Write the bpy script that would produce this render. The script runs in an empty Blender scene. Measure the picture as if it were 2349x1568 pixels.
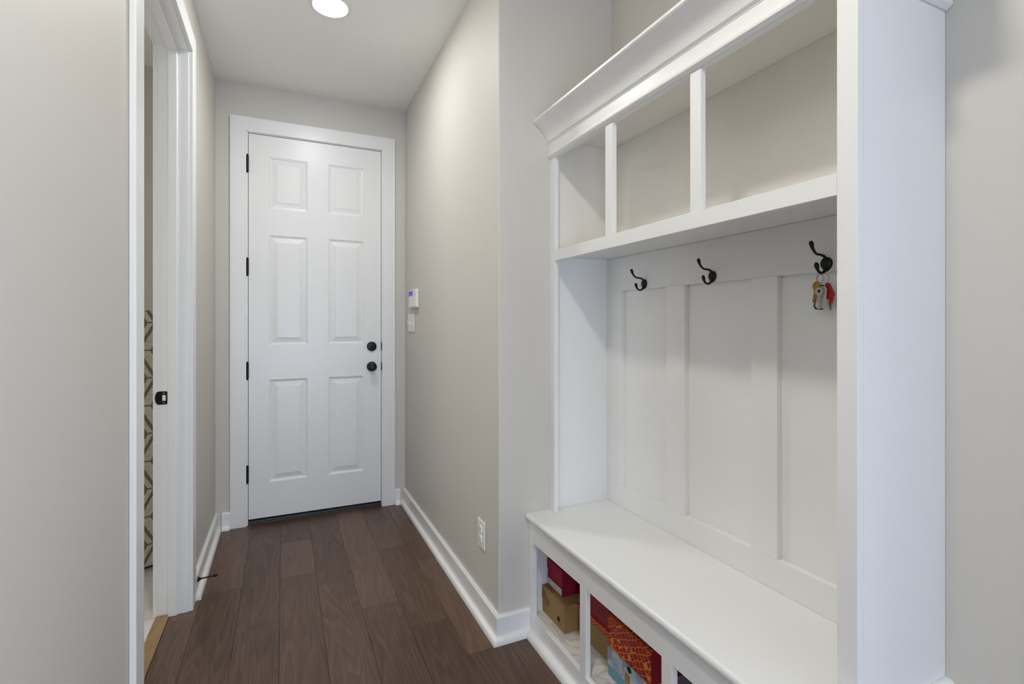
import bpy, bmesh, math, random
from mathutils import Vector, Matrix

random.seed(7)
SC = bpy.context.scene
COL = SC.collection

# ------------------------------------------------------------------ camera
cam_d = bpy.data.cameras.new('camera')
cam = bpy.data.objects.new('camera', cam_d)
COL.objects.link(cam)
cam.location = (0.0, 0.0, 1.255)
cam.rotation_euler = (math.pi / 2, 0.0, -0.42968)
cam_d.sensor_width = 36.0
cam_d.lens = 36.0 * 1144.4 / 2349.0
cam_d.shift_y = -42.0 / 2349.0
cam_d.clip_start = 0.02
SC.camera = cam

# ------------------------------------------------------------------ view, world, daylight
SC.view_settings.view_transform = 'Standard'
SC.view_settings.look = 'None'
SC.view_settings.exposure = 0.10
SC.view_settings.gamma = 1.0
SC.view_settings.use_curve_mapping = False
try:
    SC.cycles.max_bounces = 6
    SC.cycles.diffuse_bounces = 5
    SC.cycles.glossy_bounces = 3
    SC.cycles.caustics_reflective = False
    SC.cycles.caustics_refractive = False
    SC.cycles.sample_clamp_indirect = 8.0
    SC.cycles.use_light_tree = False
    SC.cycles.adaptive_threshold = 0.08
    SC.cycles.adaptive_min_samples = 16
except Exception:
    pass

world = bpy.data.worlds.new('world')
SC.world = world
world.use_nodes = True
bg = world.node_tree.nodes['Background']
bg.inputs[0].default_value = (0.62, 0.78, 1.0, 1)
bg.inputs[1].default_value = 0.15

REAR_W = 110.0         # daylight entering the rear glass door
SIDE_W = 98.0        # daylight entering the low window in the bench wall, behind the camera
TILED_W = 19.0         # daylight entering the window of the tiled room
LAMP = (148.0, 236.0, 240.0)   # emission strength of the three ceiling lights


def area_light(name, loc, rot, sx, sy, power, color):
    d = bpy.data.lights.new(name, 'AREA')
    d.shape = 'RECTANGLE'
    d.size, d.size_y = sx, sy
    d.energy = power
    d.color = color
    o = bpy.data.objects.new(name, d)
    COL.objects.link(o)
    o.location = loc
    o.rotation_euler = rot
    return o


CEIL = 2.743
# just outside the glass of the windows (two in the room behind the camera, one in the tiled room)
area_light('rear_daylight', (-0.25, -4.14, 0.78), (math.pi / 2, 0, 0), 1.7, 1.4, REAR_W, (0.62, 0.76, 1.0))
area_light('side_daylight', (1.455, -1.4, 0.95), (math.pi / 2, 0, math.pi / 2), 1.4, 1.7, SIDE_W, (0.67, 0.78, 1.0))
area_light('tiled_room_daylight', (-2.34, 2.0, 1.5), (math.pi / 2, 0, -math.pi / 2), 1.2, 1.3, TILED_W, (1.0, 0.97, 0.90))


# ------------------------------------------------------------------ material helpers
def mat(name, color=(0.8, 0.8, 0.8), rough=0.5, metal=0.0, spec=0.5, bump=0.0, bscale=200.0):
    m = bpy.data.materials.new(name)
    m.use_nodes = True
    nt = m.node_tree
    b = nt.nodes['Principled BSDF']
    b.inputs['Base Color'].default_value = (*color, 1)
    b.inputs['Roughness'].default_value = rough
    b.inputs['Metallic'].default_value = metal
    b.inputs['Specular IOR Level'].default_value = spec
    if bump > 0:
        tc = nt.nodes.new('ShaderNodeNewGeometry')
        n = nt.nodes.new('ShaderNodeTexNoise')
        n.inputs['Scale'].default_value = bscale
        n.inputs['Detail'].default_value = 3
        bp = nt.nodes.new('ShaderNodeBump')
        bp.inputs['Strength'].default_value = bump
        bp.inputs['Distance'].default_value = 0.002
        nt.links.new(tc.outputs['Position'], n.inputs['Vector'])
        nt.links.new(n.outputs['Fac'], bp.inputs['Height'])
        nt.links.new(bp.outputs['Normal'], b.inputs['Normal'])
    return m


class NT:
    """tiny node-graph helper"""
    def __init__(self, m):
        self.nt = m.node_tree
        self.b = self.nt.nodes['Principled BSDF']

    def n(self, t, **kw):
        nd = self.nt.nodes.new(t)
        for k, v in kw.items():
            if k in nd.inputs.keys():
                nd.inputs[k].default_value = v
            else:
                setattr(nd, k, v)
        return nd

    def l(self, a, b):
        self.nt.links.new(a, b)

    def math(self, op, a, b=None, c=None):
        nd = self.nt.nodes.new('ShaderNodeMath')
        nd.operation = op
        for i, v in enumerate((a, b, c)):
            if v is None:
                continue
            if isinstance(v, (int, float)):
                nd.inputs[i].default_value = v
            else:
                self.l(v, nd.inputs[i])
        return nd.outputs[0]

    def mix(self, fac, a, b):
        nd = self.nt.nodes.new('ShaderNodeMix')
        nd.data_type = 'RGBA'
        for i, v in ((0, fac), (6, a), (7, b)):
            if isinstance(v, (int, float)):
                nd.inputs[i].default_value = v
            elif isinstance(v, tuple):
                nd.inputs[i].default_value = (*v, 1)
            else:
                self.l(v, nd.inputs[i])
        return nd.outputs[2]

    def ramp(self, fac, stops):
        nd = self.nt.nodes.new('ShaderNodeValToRGB')
        e = nd.color_ramp.elements
        while len(e) < len(stops):
            e.new(0.5)
        for i, (p, c) in enumerate(stops):
            e[i].position = p
            e[i].color = (*c, 1) if isinstance(c, tuple) else (c, c, c, 1)
        self.l(fac, nd.inputs[0])
        return nd.outputs[0]


def srgb(r, g, b):
    f = lambda v: (v / 255 / 12.92) if v / 255 <= 0.04045 else ((v / 255 + 0.055) / 1.055) ** 2.4
    return (f(r), f(g), f(b))


M_WALL = mat('wall_paint_greige', srgb(207, 203, 195), 0.55, spec=0.3, bump=0.05, bscale=350)
M_CEIL = mat('ceiling_paint', srgb(240, 239, 235), 0.8, spec=0.2, bump=0.06, bscale=250)
M_TRIM = mat('trim_white_semigloss', srgb(234, 234, 232), 0.32, spec=0.45, bump=0.02, bscale=60)
M_CUBBY = mat('cubby_warm_white', srgb(238, 235, 228), 0.45, spec=0.35, bump=0.03, bscale=150)
M_BLACK = mat('black_bronze', srgb(24, 23, 23), 0.35, metal=0.4, bump=0.05, bscale=400)
M_SILL = mat('threshold_bronze', srgb(52, 46, 44), 0.4, metal=0.3, bump=0.05, bscale=300)
M_PLAST = mat('white_plastic', srgb(236, 235, 230), 0.35, bump=0.01)
M_DARK = mat('dark_void', srgb(12, 12, 12), 0.8, bump=0.02)
M_STEEL = mat('key_steel', srgb(170, 166, 158), 0.3, metal=0.9, bump=0.05, bscale=500)
M_BRASS = mat('key_brass', srgb(160, 125, 60), 0.35, metal=0.9, bump=0.05, bscale=500)
M_GROUT = mat('grout', srgb(190, 188, 184), 0.8, bump=0.1)


def wood_floor(name, stops, along='Y', rough=0.34, seam=False):
    m = mat(name, (0.1, 0.07, 0.05), rough, spec=0.45)
    g = NT(m)
    geo = g.n('ShaderNodeNewGeometry')
    oi = g.n('ShaderNodeObjectInfo')
    off = g.n('ShaderNodeVectorMath', operation='MULTIPLY_ADD')
    comb = g.n('ShaderNodeCombineXYZ')
    g.l(oi.outputs['Random'], comb.inputs[0])
    g.l(oi.outputs['Random'], comb.inputs[1])
    g.l(comb.outputs[0], off.inputs[0])
    off.inputs[1].default_value = (13.7, 41.3, 0)
    g.l(geo.outputs['Position'], off.inputs[2])

    def noise(sx, sy, detail, dist=0.0, rough_=0.55):
        mp = g.n('ShaderNodeMapping')
        mp.inputs['Scale'].default_value = (sx, sy, 1)
        g.l(off.outputs[0], mp.inputs['Vector'])
        t = g.n('ShaderNodeTexNoise')
        t.inputs['Scale'].default_value = 1.0
        t.inputs['Detail'].default_value = detail
        t.inputs['Roughness'].default_value = rough_
        t.inputs['Distortion'].default_value = dist
        g.l(mp.outputs[0], t.inputs['Vector'])
        return t.outputs['Fac']

    a, b_ = ((170, 6) if along == 'Y' else (6, 170))
    fine = noise(a, b_, 4, 0.3)
    # cathedral figure: rings of a warped distance field
    c, d = ((8, 0.75) if along == 'Y' else (0.75, 8))
    big = noise(c, d, 1.5, 0.35)
    ring = g.math('FRACT', g.math('MULTIPLY', big, 18.0))
    ring = g.math('SMOOTH_MIN', ring, g.math('MULTIPLY', g.math('SUBTRACT', 1.0, ring), 6.0), 0.2)
    blotch = noise(3.0, 1.0, 2)
    f = g.math('ADD', g.math('MULTIPLY', fine, 0.46), g.math('MULTIPLY', ring, 0.15))
    f = g.math('ADD', f, g.math('MULTIPLY', blotch, 0.28))
    f = g.math('ADD', f, g.math('MULTIPLY', g.math('SUBTRACT', oi.outputs['Random'], 0.5), 0.22))
    col = g.ramp(f, stops)
    g.l(col, g.b.inputs['Base Color'])
    g.l(g.math('ADD', rough - 0.06, g.math('MULTIPLY', fine, 0.16)), g.b.inputs['Roughness'])
    bp = g.n('ShaderNodeBump')
    bp.inputs['Strength'].default_value = 0.25
    bp.inputs['Distance'].default_value = 0.0012
    g.l(g.math('ADD', g.math('MULTIPLY', fine, 0.6), g.math('MULTIPLY', ring, 0.4)), bp.inputs['Height'])
    g.l(bp.outputs[0], g.b.inputs['Normal'])
    return m


M_FLOOR = wood_floor('dark_hickory_planks', [(0.22, srgb(62, 45, 36)), (0.45, srgb(94, 71, 57)), (0.62, srgb(112, 87, 70)), (0.8, srgb(132, 106, 88))])
M_OAK = wood_floor('light_oak_strip', [(0.2, srgb(128, 100, 66)), (0.5, srgb(160, 130, 90)), (0.8, srgb(182, 152, 112))], rough=0.45)


def tile_mat():
    m = mat('white_tile', srgb(225, 224, 220), 0.2, spec=0.5)
    g = NT(m)
    geo = g.n('ShaderNodeNewGeometry')
    t = g.n('ShaderNodeTexNoise', Scale=6.0, Detail=4.0)
    g.l(geo.outputs['Position'], t.inputs['Vector'])
    g.l(g.ramp(t.outputs['Fac'], [(0.3, srgb(232, 231, 228)), (0.7, srgb(214, 212, 208))]), g.b.inputs['Base Color'])
    return m


M_TILE = tile_mat()


def marble_liner():
    m = mat('marbled_shelf_liner', srgb(222, 220, 214), 0.4)
    g = NT(m)
    geo = g.n('ShaderNodeNewGeometry')
    t = g.n('ShaderNodeTexNoise', Scale=7.0, Detail=5.0, Distortion=1.6)
    g.l(geo.outputs['Position'], t.inputs['Vector'])
    f = g.math('ABSOLUTE', g.math('SUBTRACT', t.outputs['Fac'], 0.5))
    g.l(g.ramp(f, [(0.0, srgb(196, 192, 186)), (0.05, srgb(222, 219, 213)), (0.3, srgb(230, 228, 223))]), g.b.inputs['Base Color'])
    return m


M_LINER = marble_liner()


def card(name, base, dots=None, scale=70.0, size=0.18, rough=0.6):
    """printed cardboard: base colour with small printed dots"""
    m = mat(name, base, rough, spec=0.3)
    g = NT(m)
    geo = g.n('ShaderNodeNewGeometry')
    nz = g.n('ShaderNodeTexNoise', Scale=90.0, Detail=3.0)
    g.l(geo.outputs['Position'], nz.inputs['Vector'])
    lo = tuple(c * 0.86 for c in base)
    c0 = g.mix(nz.outputs['Fac'], lo, base)
    if dots:
        v = g.n('ShaderNodeTexVoronoi', Scale=scale, Randomness=0.6)
        g.l(geo.outputs['Position'], v.inputs['Vector'])
        f = g.math('LESS_THAN', v.outputs['Distance'], size)
        c0 = g.mix(f, c0, dots)
    g.l(c0, g.b.inputs['Base Color'])
    return m


M_RED = card('crimson_card', srgb(150, 22, 48), srgb(98, 22, 62), 48.0, 0.24)
M_RED2 = card('dark_red_card', srgb(140, 16, 30), srgb(84, 16, 50), 40.0, 0.2)
M_KRAFT = card('kraft_card', srgb(160, 126, 82))
M_TAN = card('tan_card', srgb(150, 124, 78))
M_TEAL = card('teal_card', srgb(108, 152, 164))


def ribbed_red():
    m = mat('ribbed_red_card', srgb(140, 20, 44), 0.55)
    g = NT(m)
    geo = g.n('ShaderNodeNewGeometry')
    sp = g.n('ShaderNodeSeparateXYZ')
    g.l(geo.outputs['Position'], sp.inputs[0])
    w = g.math('SINE', g.math('MULTIPLY', g.math('ADD', sp.outputs[2], g.math('MULTIPLY', sp.outputs[1], 0.3)), 700.0))
    f = g.math('MULTIPLY_ADD', w, 0.5, 0.5)
    g.l(g.mix(f, srgb(118, 14, 36), srgb(160, 26, 54)), g.b.inputs['Base Color'])
    return m


M_RIB = ribbed_red()


def orange_lattice():
    m = mat('orange_lattice_card', srgb(190, 90, 20), 0.55)
    g = NT(m)
    geo = g.n('ShaderNodeNewGeometry')
    mp = g.n('ShaderNodeMapping')
    mp.inputs['Rotation'].default_value = (0.5, 0.0, 0.0)
    g.l(geo.outputs['Position'], mp.inputs['Vector'])
    v = g.n('ShaderNodeTexVoronoi', Scale=52.0, Randomness=0.3, feature='DISTANCE_TO_EDGE')
    g.l(mp.outputs[0], v.inputs['Vector'])
    v2 = g.n('ShaderNodeTexVoronoi', Scale=52.0, Randomness=0.3)
    g.l(mp.outputs[0], v2.inputs['Vector'])
    line = g.math('LESS_THAN', v.outputs['Distance'], 0.06)
    dot = g.math('LESS_THAN', g.math('ABSOLUTE', g.math('SUBTRACT', v2.outputs['Distance'], 0.2)), 0.05)
    f = g.math('MAXIMUM', line, dot)
    nz = g.n('ShaderNodeTexNoise', Scale=30.0)
    g.l(geo.outputs['Position'], nz.inputs['Vector'])
    dark = g.ramp(nz.outputs['Fac'], [(0.4, srgb(168, 30, 14)), (0.6, srgb(132, 18, 50))])
    g.l(g.mix(f, dark, srgb(228, 134, 24)), g.b.inputs['Base Color'])
    return m


M_ORANGE = orange_lattice()


def pastel_camo():
    m = mat('pastel_print_card', srgb(170, 175, 180), 0.5)
    g = NT(m)
    geo = g.n('ShaderNodeNewGeometry')
    nz = g.n('ShaderNodeTexNoise', Scale=14.0, Detail=1.0)
    g.l(geo.outputs['Position'], nz.inputs['Vector'])
    v = g.n('ShaderNodeTexVoronoi', Scale=34.0)
    g.l(g.mix(0.12, geo.outputs['Position'], nz.outputs['Color']), v.inputs['Vector'])
    sp = g.n('ShaderNodeSeparateColor')
    g.l(v.outputs['Color'], sp.inputs[0])
    c = g.ramp(sp.outputs[0], [(0.0, srgb(142, 158, 178)), (0.32, srgb(190, 192, 196)), (0.52, srgb(160, 138, 178)), (0.64, srgb(176, 168, 150)), (0.74, srgb(172, 184, 198))])
    for e in c.node.color_ramp.elements:
        pass
    c.node.color_ramp.interpolation = 'CONSTANT'
    g.l(c, g.b.inputs['Base Color'])
    return m


M_PASTEL = pastel_camo()


def lattice_fabric():
    """cream slub fabric with a taupe zigzag lattice (object coordinates: x across, z up)"""
    m = mat('lattice_fabric', srgb(196, 188, 172), 0.9, spec=0.1)
    g = NT(m)
    tc = g.n('ShaderNodeTexCoord')
    sp = g.n('ShaderNodeSeparateXYZ')
    g.l(tc.outputs['Object'], sp.inputs[0])
    nz = g.n('ShaderNodeTexNoise', Scale=1.0, Detail=3.0)
    mp = g.n('ShaderNodeMapping')
    mp.inputs['Scale'].default_value = (14, 14, 420)
    g.l(tc.outputs['Object'], mp.inputs['Vector'])
    g.l(mp.outputs[0], nz.inputs['Vector'])
    base = g.ramp(nz.outputs['Fac'], [(0.3, srgb(184, 175, 158)), (0.5, srgb(220, 213, 198)), (0.7, srgb(234, 228, 214))])
    P = 0.28
    z = g.math('DIVIDE', sp.outputs[2], P)
    tri = g.math('PINGPONG', z, 0.5)                     # 0..0.5
    x = g.math('ADD', sp.outputs[0], g.math('MULTIPLY', g.math('SUBTRACT', nz.outputs['Fac'], 0.5), 0.004))
    u = g.math('SUBTRACT', x, g.math('MULTIPLY', tri, 0.15))
    band = g.math('ABSOLUTE', g.math('SUBTRACT', g.math('FLOORED_MODULO', g.math('ADD', u, 0.02), 0.1), 0.05))
    zig = g.math('LESS_THAN', g.math('ABSOLUTE', g.math('SUBTRACT', band, 0.030)), 0.0085)
    hz = g.math('LESS_THAN', g.math('FLOORED_MODULO', g.math('ADD', g.math('MULTIPLY', z, 2.0), 0.02), 1.0), 0.055)
    f = g.math('MAXIMUM', zig, hz)
    g.l(g.mix(f, base, srgb(132, 124, 110)), g.b.inputs['Base Color'])
    bp = g.n('ShaderNodeBump')
    bp.inputs['Strength'].default_value = 0.4
    bp.inputs['Distance'].default_value = 0.001
    g.l(nz.outputs['Fac'], bp.inputs['Height'])
    g.l(bp.outputs[0], g.b.inputs['Normal'])
    return m


M_FABRIC = lattice_fabric()


def emit(name, color, strength):
    m = mat(name, color, 0.4)
    b = m.node_tree.nodes['Principled BSDF']
    b.inputs['Emission Color'].default_value = (*color, 1)
    b.inputs['Emission Strength'].default_value = strength
    return m


def glass_pane():
    m = bpy.data.materials.new('window_glass')
    m.use_nodes = True
    nt = m.node_tree
    nt.nodes.remove(nt.nodes['Principled BSDF'])
    t = nt.nodes.new('ShaderNodeBsdfTransparent')
    gl = nt.nodes.new('ShaderNodeBsdfGlossy')
    gl.inputs['Roughness'].default_value = 0.02
    mx = nt.nodes.new('ShaderNodeMixShader')
    mx.inputs[0].default_value = 0.06
    nt.links.new(t.outputs[0], mx.inputs[1])
    nt.links.new(gl.outputs[0], mx.inputs[2])
    nt.links.new(mx.outputs[0], nt.nodes['Material Output'].inputs[0])
    return m


M_GLASS = glass_pane()


# ------------------------------------------------------------------ object helpers
def tag(o, label=None, cat=None, group=None, kind=None):
    if label:
        o['label'] = label
    if cat:
        o['category'] = cat
    if group:
        o['group'] = group
    if kind:
        o['kind'] = kind
    return o


def attach(o, parent):
    o.parent = parent
    o.matrix_parent_inverse = Matrix.Translation(-Vector(parent.location)) if parent.type == 'EMPTY' else Matrix()
    return o


def empty(name, loc=(0, 0, 0)):
    o = bpy.data.objects.new(name, None)
    COL.objects.link(o)
    o.location = loc
    o.empty_display_size = 0.05
    return o


def obj(name, bm, m, parent=None, smooth=False, local=False):
    bmesh.ops.recalc_face_normals(bm, faces=bm.faces[:])
    me = bpy.data.meshes.new(name)
    bm.to_mesh(me)
    bm.free()
    if smooth:
        for p in me.polygons:
            p.use_smooth = True
    for k in (m if isinstance(m, list) else [m]):
        me.materials.append(k)
    o = bpy.data.objects.new(name, me)
    COL.objects.link(o)
    if parent is not None:
        if local:
            o.parent = parent
        else:
            attach(o, parent)
    return o


def box(bm, x0, x1, y0, y1, z0, z1, bev=0.0, seg=2):
    vs = [bm.verts.new((x, y, z)) for x in (x0, x1) for y in (y0, y1) for z in (z0, z1)]
    idx = [(0, 1, 3, 2), (4, 6, 7, 5), (0, 4, 5, 1), (2, 3, 7, 6), (0, 2, 6, 4), (1, 5, 7, 3)]
    fs = [bm.faces.new([vs[i] for i in f]) for f in idx]
    if bev > 0:
        es = list({e for f in fs for e in f.edges})
        bmesh.ops.bevel(bm, geom=es, offset=bev, segments=seg, affect='EDGES', profile=0.5)
    return bm


def bobj(name, bounds, m, parent=None, bev=0.0015, seg=2, local=False):
    bm = bmesh.new()
    box(bm, *bounds, bev=bev, seg=seg)
    return obj(name, bm, m, parent, local=local)


def multibox(name, boxes, m, parent=None, bev=0.0):
    bm = bmesh.new()
    for b in boxes:
        box(bm, *b, bev=bev)
    return obj(name, bm, m, parent)


def sweep(name, path, dirs, prof, m, parent=None):
    """closed profile [(offset, z)] swept along an xy path with given offset directions (mitred)"""
    bm = bmesh.new()
    rings = []
    for (x, y), (dx, dy) in zip(path, dirs):
        rings.append([bm.verts.new((x + dx * o, y + dy * o, z)) for o, z in prof])
    n = len(prof)
    for a, b in zip(rings, rings[1:]):
        for i in range(n):
            j = (i + 1) % n
            bm.faces.new((a[i], a[j], b[j], b[i]))
    bm.faces.new(rings[0])
    bm.faces.new(list(reversed(rings[-1])))
    return obj(name, bm, m, parent)


def prism(name, pts, axis, a0, a1, m, parent=None, bev=0.0, local=False):
    """polygon extruded along an axis. pts: (y,z) for X, (x,z) for Y, (x,y) for Z"""
    bm = bmesh.new()

    def P(p, a):
        return {'X': (a, p[0], p[1]), 'Y': (p[0], a, p[1]), 'Z': (p[0], p[1], a)}[axis]
    lo = [bm.verts.new(P(p, a0)) for p in pts]
    hi = [bm.verts.new(P(p, a1)) for p in pts]
    n = len(pts)
    bm.faces.new(lo)
    bm.faces.new(hi[::-1])
    for i in range(n):
        j = (i + 1) % n
        bm.faces.new((lo[i], hi[i], hi[j], lo[j]))
    if bev:
        bmesh.ops.bevel(bm, geom=bm.edges[:], offset=bev, segments=2, affect='EDGES', profile=0.5)
    return obj(name, bm, m, parent, local=local)


def catmull(pts, sub=6):
    pts = [Vector(p) for p in pts]
    out = []
    for i in range(len(pts) - 1):
        p0, p1, p2, p3 = pts[max(i - 1, 0)], pts[i], pts[i + 1], pts[min(i + 2, len(pts) - 1)]
        for k in range(sub):
            t = k / sub
            out.append(0.5 * ((2 * p1) + (p2 - p0) * t + (2 * p0 - 5 * p1 + 4 * p2 - p3) * t * t + (3 * p1 - p0 - 3 * p2 + p3) * t ** 3))
    out.append(pts[-1])
    return out


def tube(bm, pts, radii, seg=10, closed=False):
    pts = [Vector(p) for p in pts]
    n = len(pts)
    if isinstance(radii, (int, float)):
        radii = [radii] * n
    rings = []
    up = Vector((0, 1, 0))
    for i, p in enumerate(pts):
        if closed:
            t = (pts[(i + 1) % n] - pts[i - 1]).normalized()
        else:
            t = (pts[min(i + 1, n - 1)] - pts[max(i - 1, 0)]).normalized()
        if abs(t.dot(up)) > 0.95:
            up = Vector((1, 0, 0))
        s = t.cross(up).normalized()
        u = s.cross(t).normalized()
        up = u
        rings.append([bm.verts.new(p + radii[i] * (math.cos(a) * s + math.sin(a) * u)) for a in [2 * math.pi * k / seg for k in range(seg)]])
    pairs = list(zip(rings, rings[1:]))
    if closed:
        pairs.append((rings[-1], rings[0]))
    for a, b in pairs:
        for k in range(seg):
            j = (k + 1) % seg
            bm.faces.new((a[k], a[j], b[j], b[k]))
    if not closed:
        bm.faces.new(rings[0][::-1])
        bm.faces.new(rings[-1])
    return bm


def lathe(bm, prof, origin, axis, seg=32):
    """profile [(radius, distance along axis)] revolved around axis through origin"""
    ax = Vector(axis).normalized()
    s = ax.cross(Vector((0, 0, 1)) if abs(ax.z) < 0.9 else Vector((1, 0, 0))).normalized()
    u = ax.cross(s)
    o = Vector(origin)
    rings = []
    for r, d in prof:
        if r < 1e-6:
            rings.append([bm.verts.new(o + ax * d)])
        else:
            rings.append([bm.verts.new(o + ax * d + r * (math.cos(2 * math.pi * k / seg) * s + math.sin(2 * math.pi * k / seg) * u)) for k in range(seg)])
    for a, b in zip(rings, rings[1:]):
        for k in range(seg):
            j = (k + 1) % seg
            if len(a) == 1 and len(b) == 1:
                continue
            if len(a) == 1:
                bm.faces.new((a[0], b[k], b[j]))
            elif len(b) == 1:
                bm.faces.new((a[k], a[j], b[0]))
            else:
                bm.faces.new((a[k], a[j], b[j], b[k]))
    return bm


def smooth_by_angle(o, deg=35):
    me = o.data
    for p in me.polygons:
        p.use_smooth = True
    try:
        me.set_sharp_from_angle(angle=math.radians(deg))
    except Exception:
        pass
    return o


# ------------------------------------------------------------------ key dimensions (metres)
XL = -0.376       # hall left wall face
XR = 0.777        # hall right wall face
YE = 3.50         # entry-door wall face
YC = 1.82         # wall return beside the hall tree
XB = 1.317        # wall behind the hall tree
WT = 0.112        # wall thickness
XL2 = XL - WT
Y_END = 0.25      # near end of the left wall
X_WEST, Y_REAR = -4.0, -4.0
X_LAUN = -2.2

# doorway in the left wall
DY0, DY1, DZ = 1.728, 2.560, 2.440
# entry door opening
EX0, EX1, EZ = -0.200, 0.614, 2.441

# ------------------------------------------------------------------ structure: walls, ceiling, floor
w = multibox('wall_entry', [
    (X_LAUN - WT, EX0 - 0.03, YE, YE + WT, 0, CEIL),
    (EX1 + 0.03, XB + WT, YE, YE + WT, 0, CEIL),
    (EX0 - 0.03, EX1 + 0.03, YE, YE + WT, EZ + 0.03, CEIL)], M_WALL)
tag(w, 'greige painted end wall around the white six-panel door', 'wall', kind='structure')

w = multibox('wall_left', [
    (XL2, XL, Y_END, DY0 - 0.02, 0, CEIL),
    (XL2, XL, DY1 + 0.02, YE, 0, CEIL),
    (XL2, XL, DY0 - 0.02, DY1 + 0.02, DZ + 0.02, CEIL)], M_WALL)
tag(w, 'greige painted left wall with the open cased doorway', 'wall', kind='structure')

bm = bmesh.new()
box(bm, XR, XB + WT, YC, YE, 0, CEIL)
es = [e for e in bm.edges if all(abs(v.co.x - XR) < 1e-5 and abs(v.co.y - YC) < 1e-5 for v in e.verts)]
bmesh.ops.bevel(bm, geom=es, offset=0.006, segments=4, affect='EDGES', profile=0.5)
w = obj('wall_right', bm, M_WALL)
tag(w, 'greige painted right wall turning the outside corner beside the bench', 'wall', kind='structure')

w = multibox('wall_bench', [
    (XB, XB + WT, -0.7, YC, 0, CEIL),
    (XB, XB + WT, Y_REAR - WT, -2.1, 0, CEIL),
    (XB, XB + WT, -2.1, -0.7, 0, 0.08),
    (XB, XB + WT, -2.1, -0.7, 1.82, CEIL)], M_WALL)
tag(w, 'greige painted wall behind the built-in hall tree', 'wall', kind='structure')

# rear room (behind the camera)
w = multibox('wall_rear', [
    (X_WEST - WT, -1.1, Y_REAR - WT, Y_REAR, 0, CEIL),
    (0.6, XB, Y_REAR - WT, Y_REAR, 0, CEIL),
    (-1.1, 0.6, Y_REAR - WT, Y_REAR, 0, 0.08),
    (-1.1, 0.6, Y_REAR - WT, Y_REAR, 1.48, CEIL)], M_WALL)
tag(w, 'greige wall with a tall window behind the camera', 'wall', kind='structure')
w = bobj('wall_west', (X_WEST - WT, X_WEST, Y_REAR, Y_END, 0, CEIL), M_WALL, bev=0)
tag(w, 'greige far side wall of the room behind the camera', 'wall', kind='structure')
w = bobj('wall_middle', (X_WEST - WT, XL2, Y_END, Y_END + WT, 0, CEIL), M_WALL, bev=0)
tag(w, 'greige partition wall between the tiled room and the rear room', 'wall', kind='structure')
w = multibox('wall_tiled_room', [
    (X_LAUN - WT, X_LAUN, Y_END + WT, 1.4, 0, CEIL),
    (X_LAUN - WT, X_LAUN, 2.6, YE, 0, CEIL),
    (X_LAUN - WT, X_LAUN, 1.4, 2.6, 0, 0.85),
    (X_LAUN - WT, X_LAUN, 1.4, 2.6, 2.15, CEIL)], M_WALL)
tag(w, 'greige far side wall of the tiled room beyond the doorway', 'wall', kind='structure')

# windows of the rear room
def window(name, ax, c0, c1, z0, z1, face, label):
    e = empty(name, ((c0 + c1) / 2, face, z0) if ax == 'X' else (face, (c0 + c1) / 2, z0))
    tag(e, label, 'window', kind='structure')
    mid = (c0 + c1) / 2
    t = 0.05

    def bx(a0, a1, za, zb, d0, d1, nm, m):
        if ax == 'X':
            bobj(nm, (a0, a1, face - d1, face - d0, za, zb), m, e, bev=0.002 if m is not M_GLASS else 0)
        else:
            bobj(nm, (face - d1, face - d0, a0, a1, za, zb), m, e, bev=0.002 if m is not M_GLASS else 0)
    bx(c0, c0 + t, z0, z1, 0.0, 0.1, 'window_frame', M_TRIM)
    bx(c1 - t, c1, z0, z1, 0.0, 0.1, 'window_frame', M_TRIM)
    bx(c0 + t, c1 - t, z1 - t, z1, 0.0, 0.1, 'window_frame', M_TRIM)
    bx(c0 + t, c1 - t, z0, z0 + t, 0.0, 0.1, 'window_frame', M_TRIM)
    bx(mid - 0.025, mid + 0.025, z0 + t, z1 - t, 0.02, 0.08, 'mullion', M_TRIM)
    bx(c0 + t, mid - 0.025, z0 + t, z1 - t, 0.045, 0.05, 'pane', M_GLASS)
    bx(mid + 0.025, c1 - t, z0 + t, z1 - t, 0.045, 0.05, 'pane', M_GLASS)


window('window_1', 'X', -1.1, 0.6, 0.08, 1.48, Y_REAR, 'white framed tall double window in the rear wall')
window('window_2', 'Y', -2.1, -0.7, 0.08, 1.82, XB + 0.105, 'white framed low double window in the bench wall behind the camera')
window('window_3', 'Y', 1.4, 2.6, 0.85, 2.15, X_LAUN, 'white framed double window of the tiled room')

c = bobj('ceiling', (X_WEST - WT, XB + WT, Y_REAR - WT, YE + WT, CEIL, CEIL + 0.1), M_CEIL, bev=0)
tag(c, 'flat white painted ceiling', 'ceiling', kind='structure')

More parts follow.
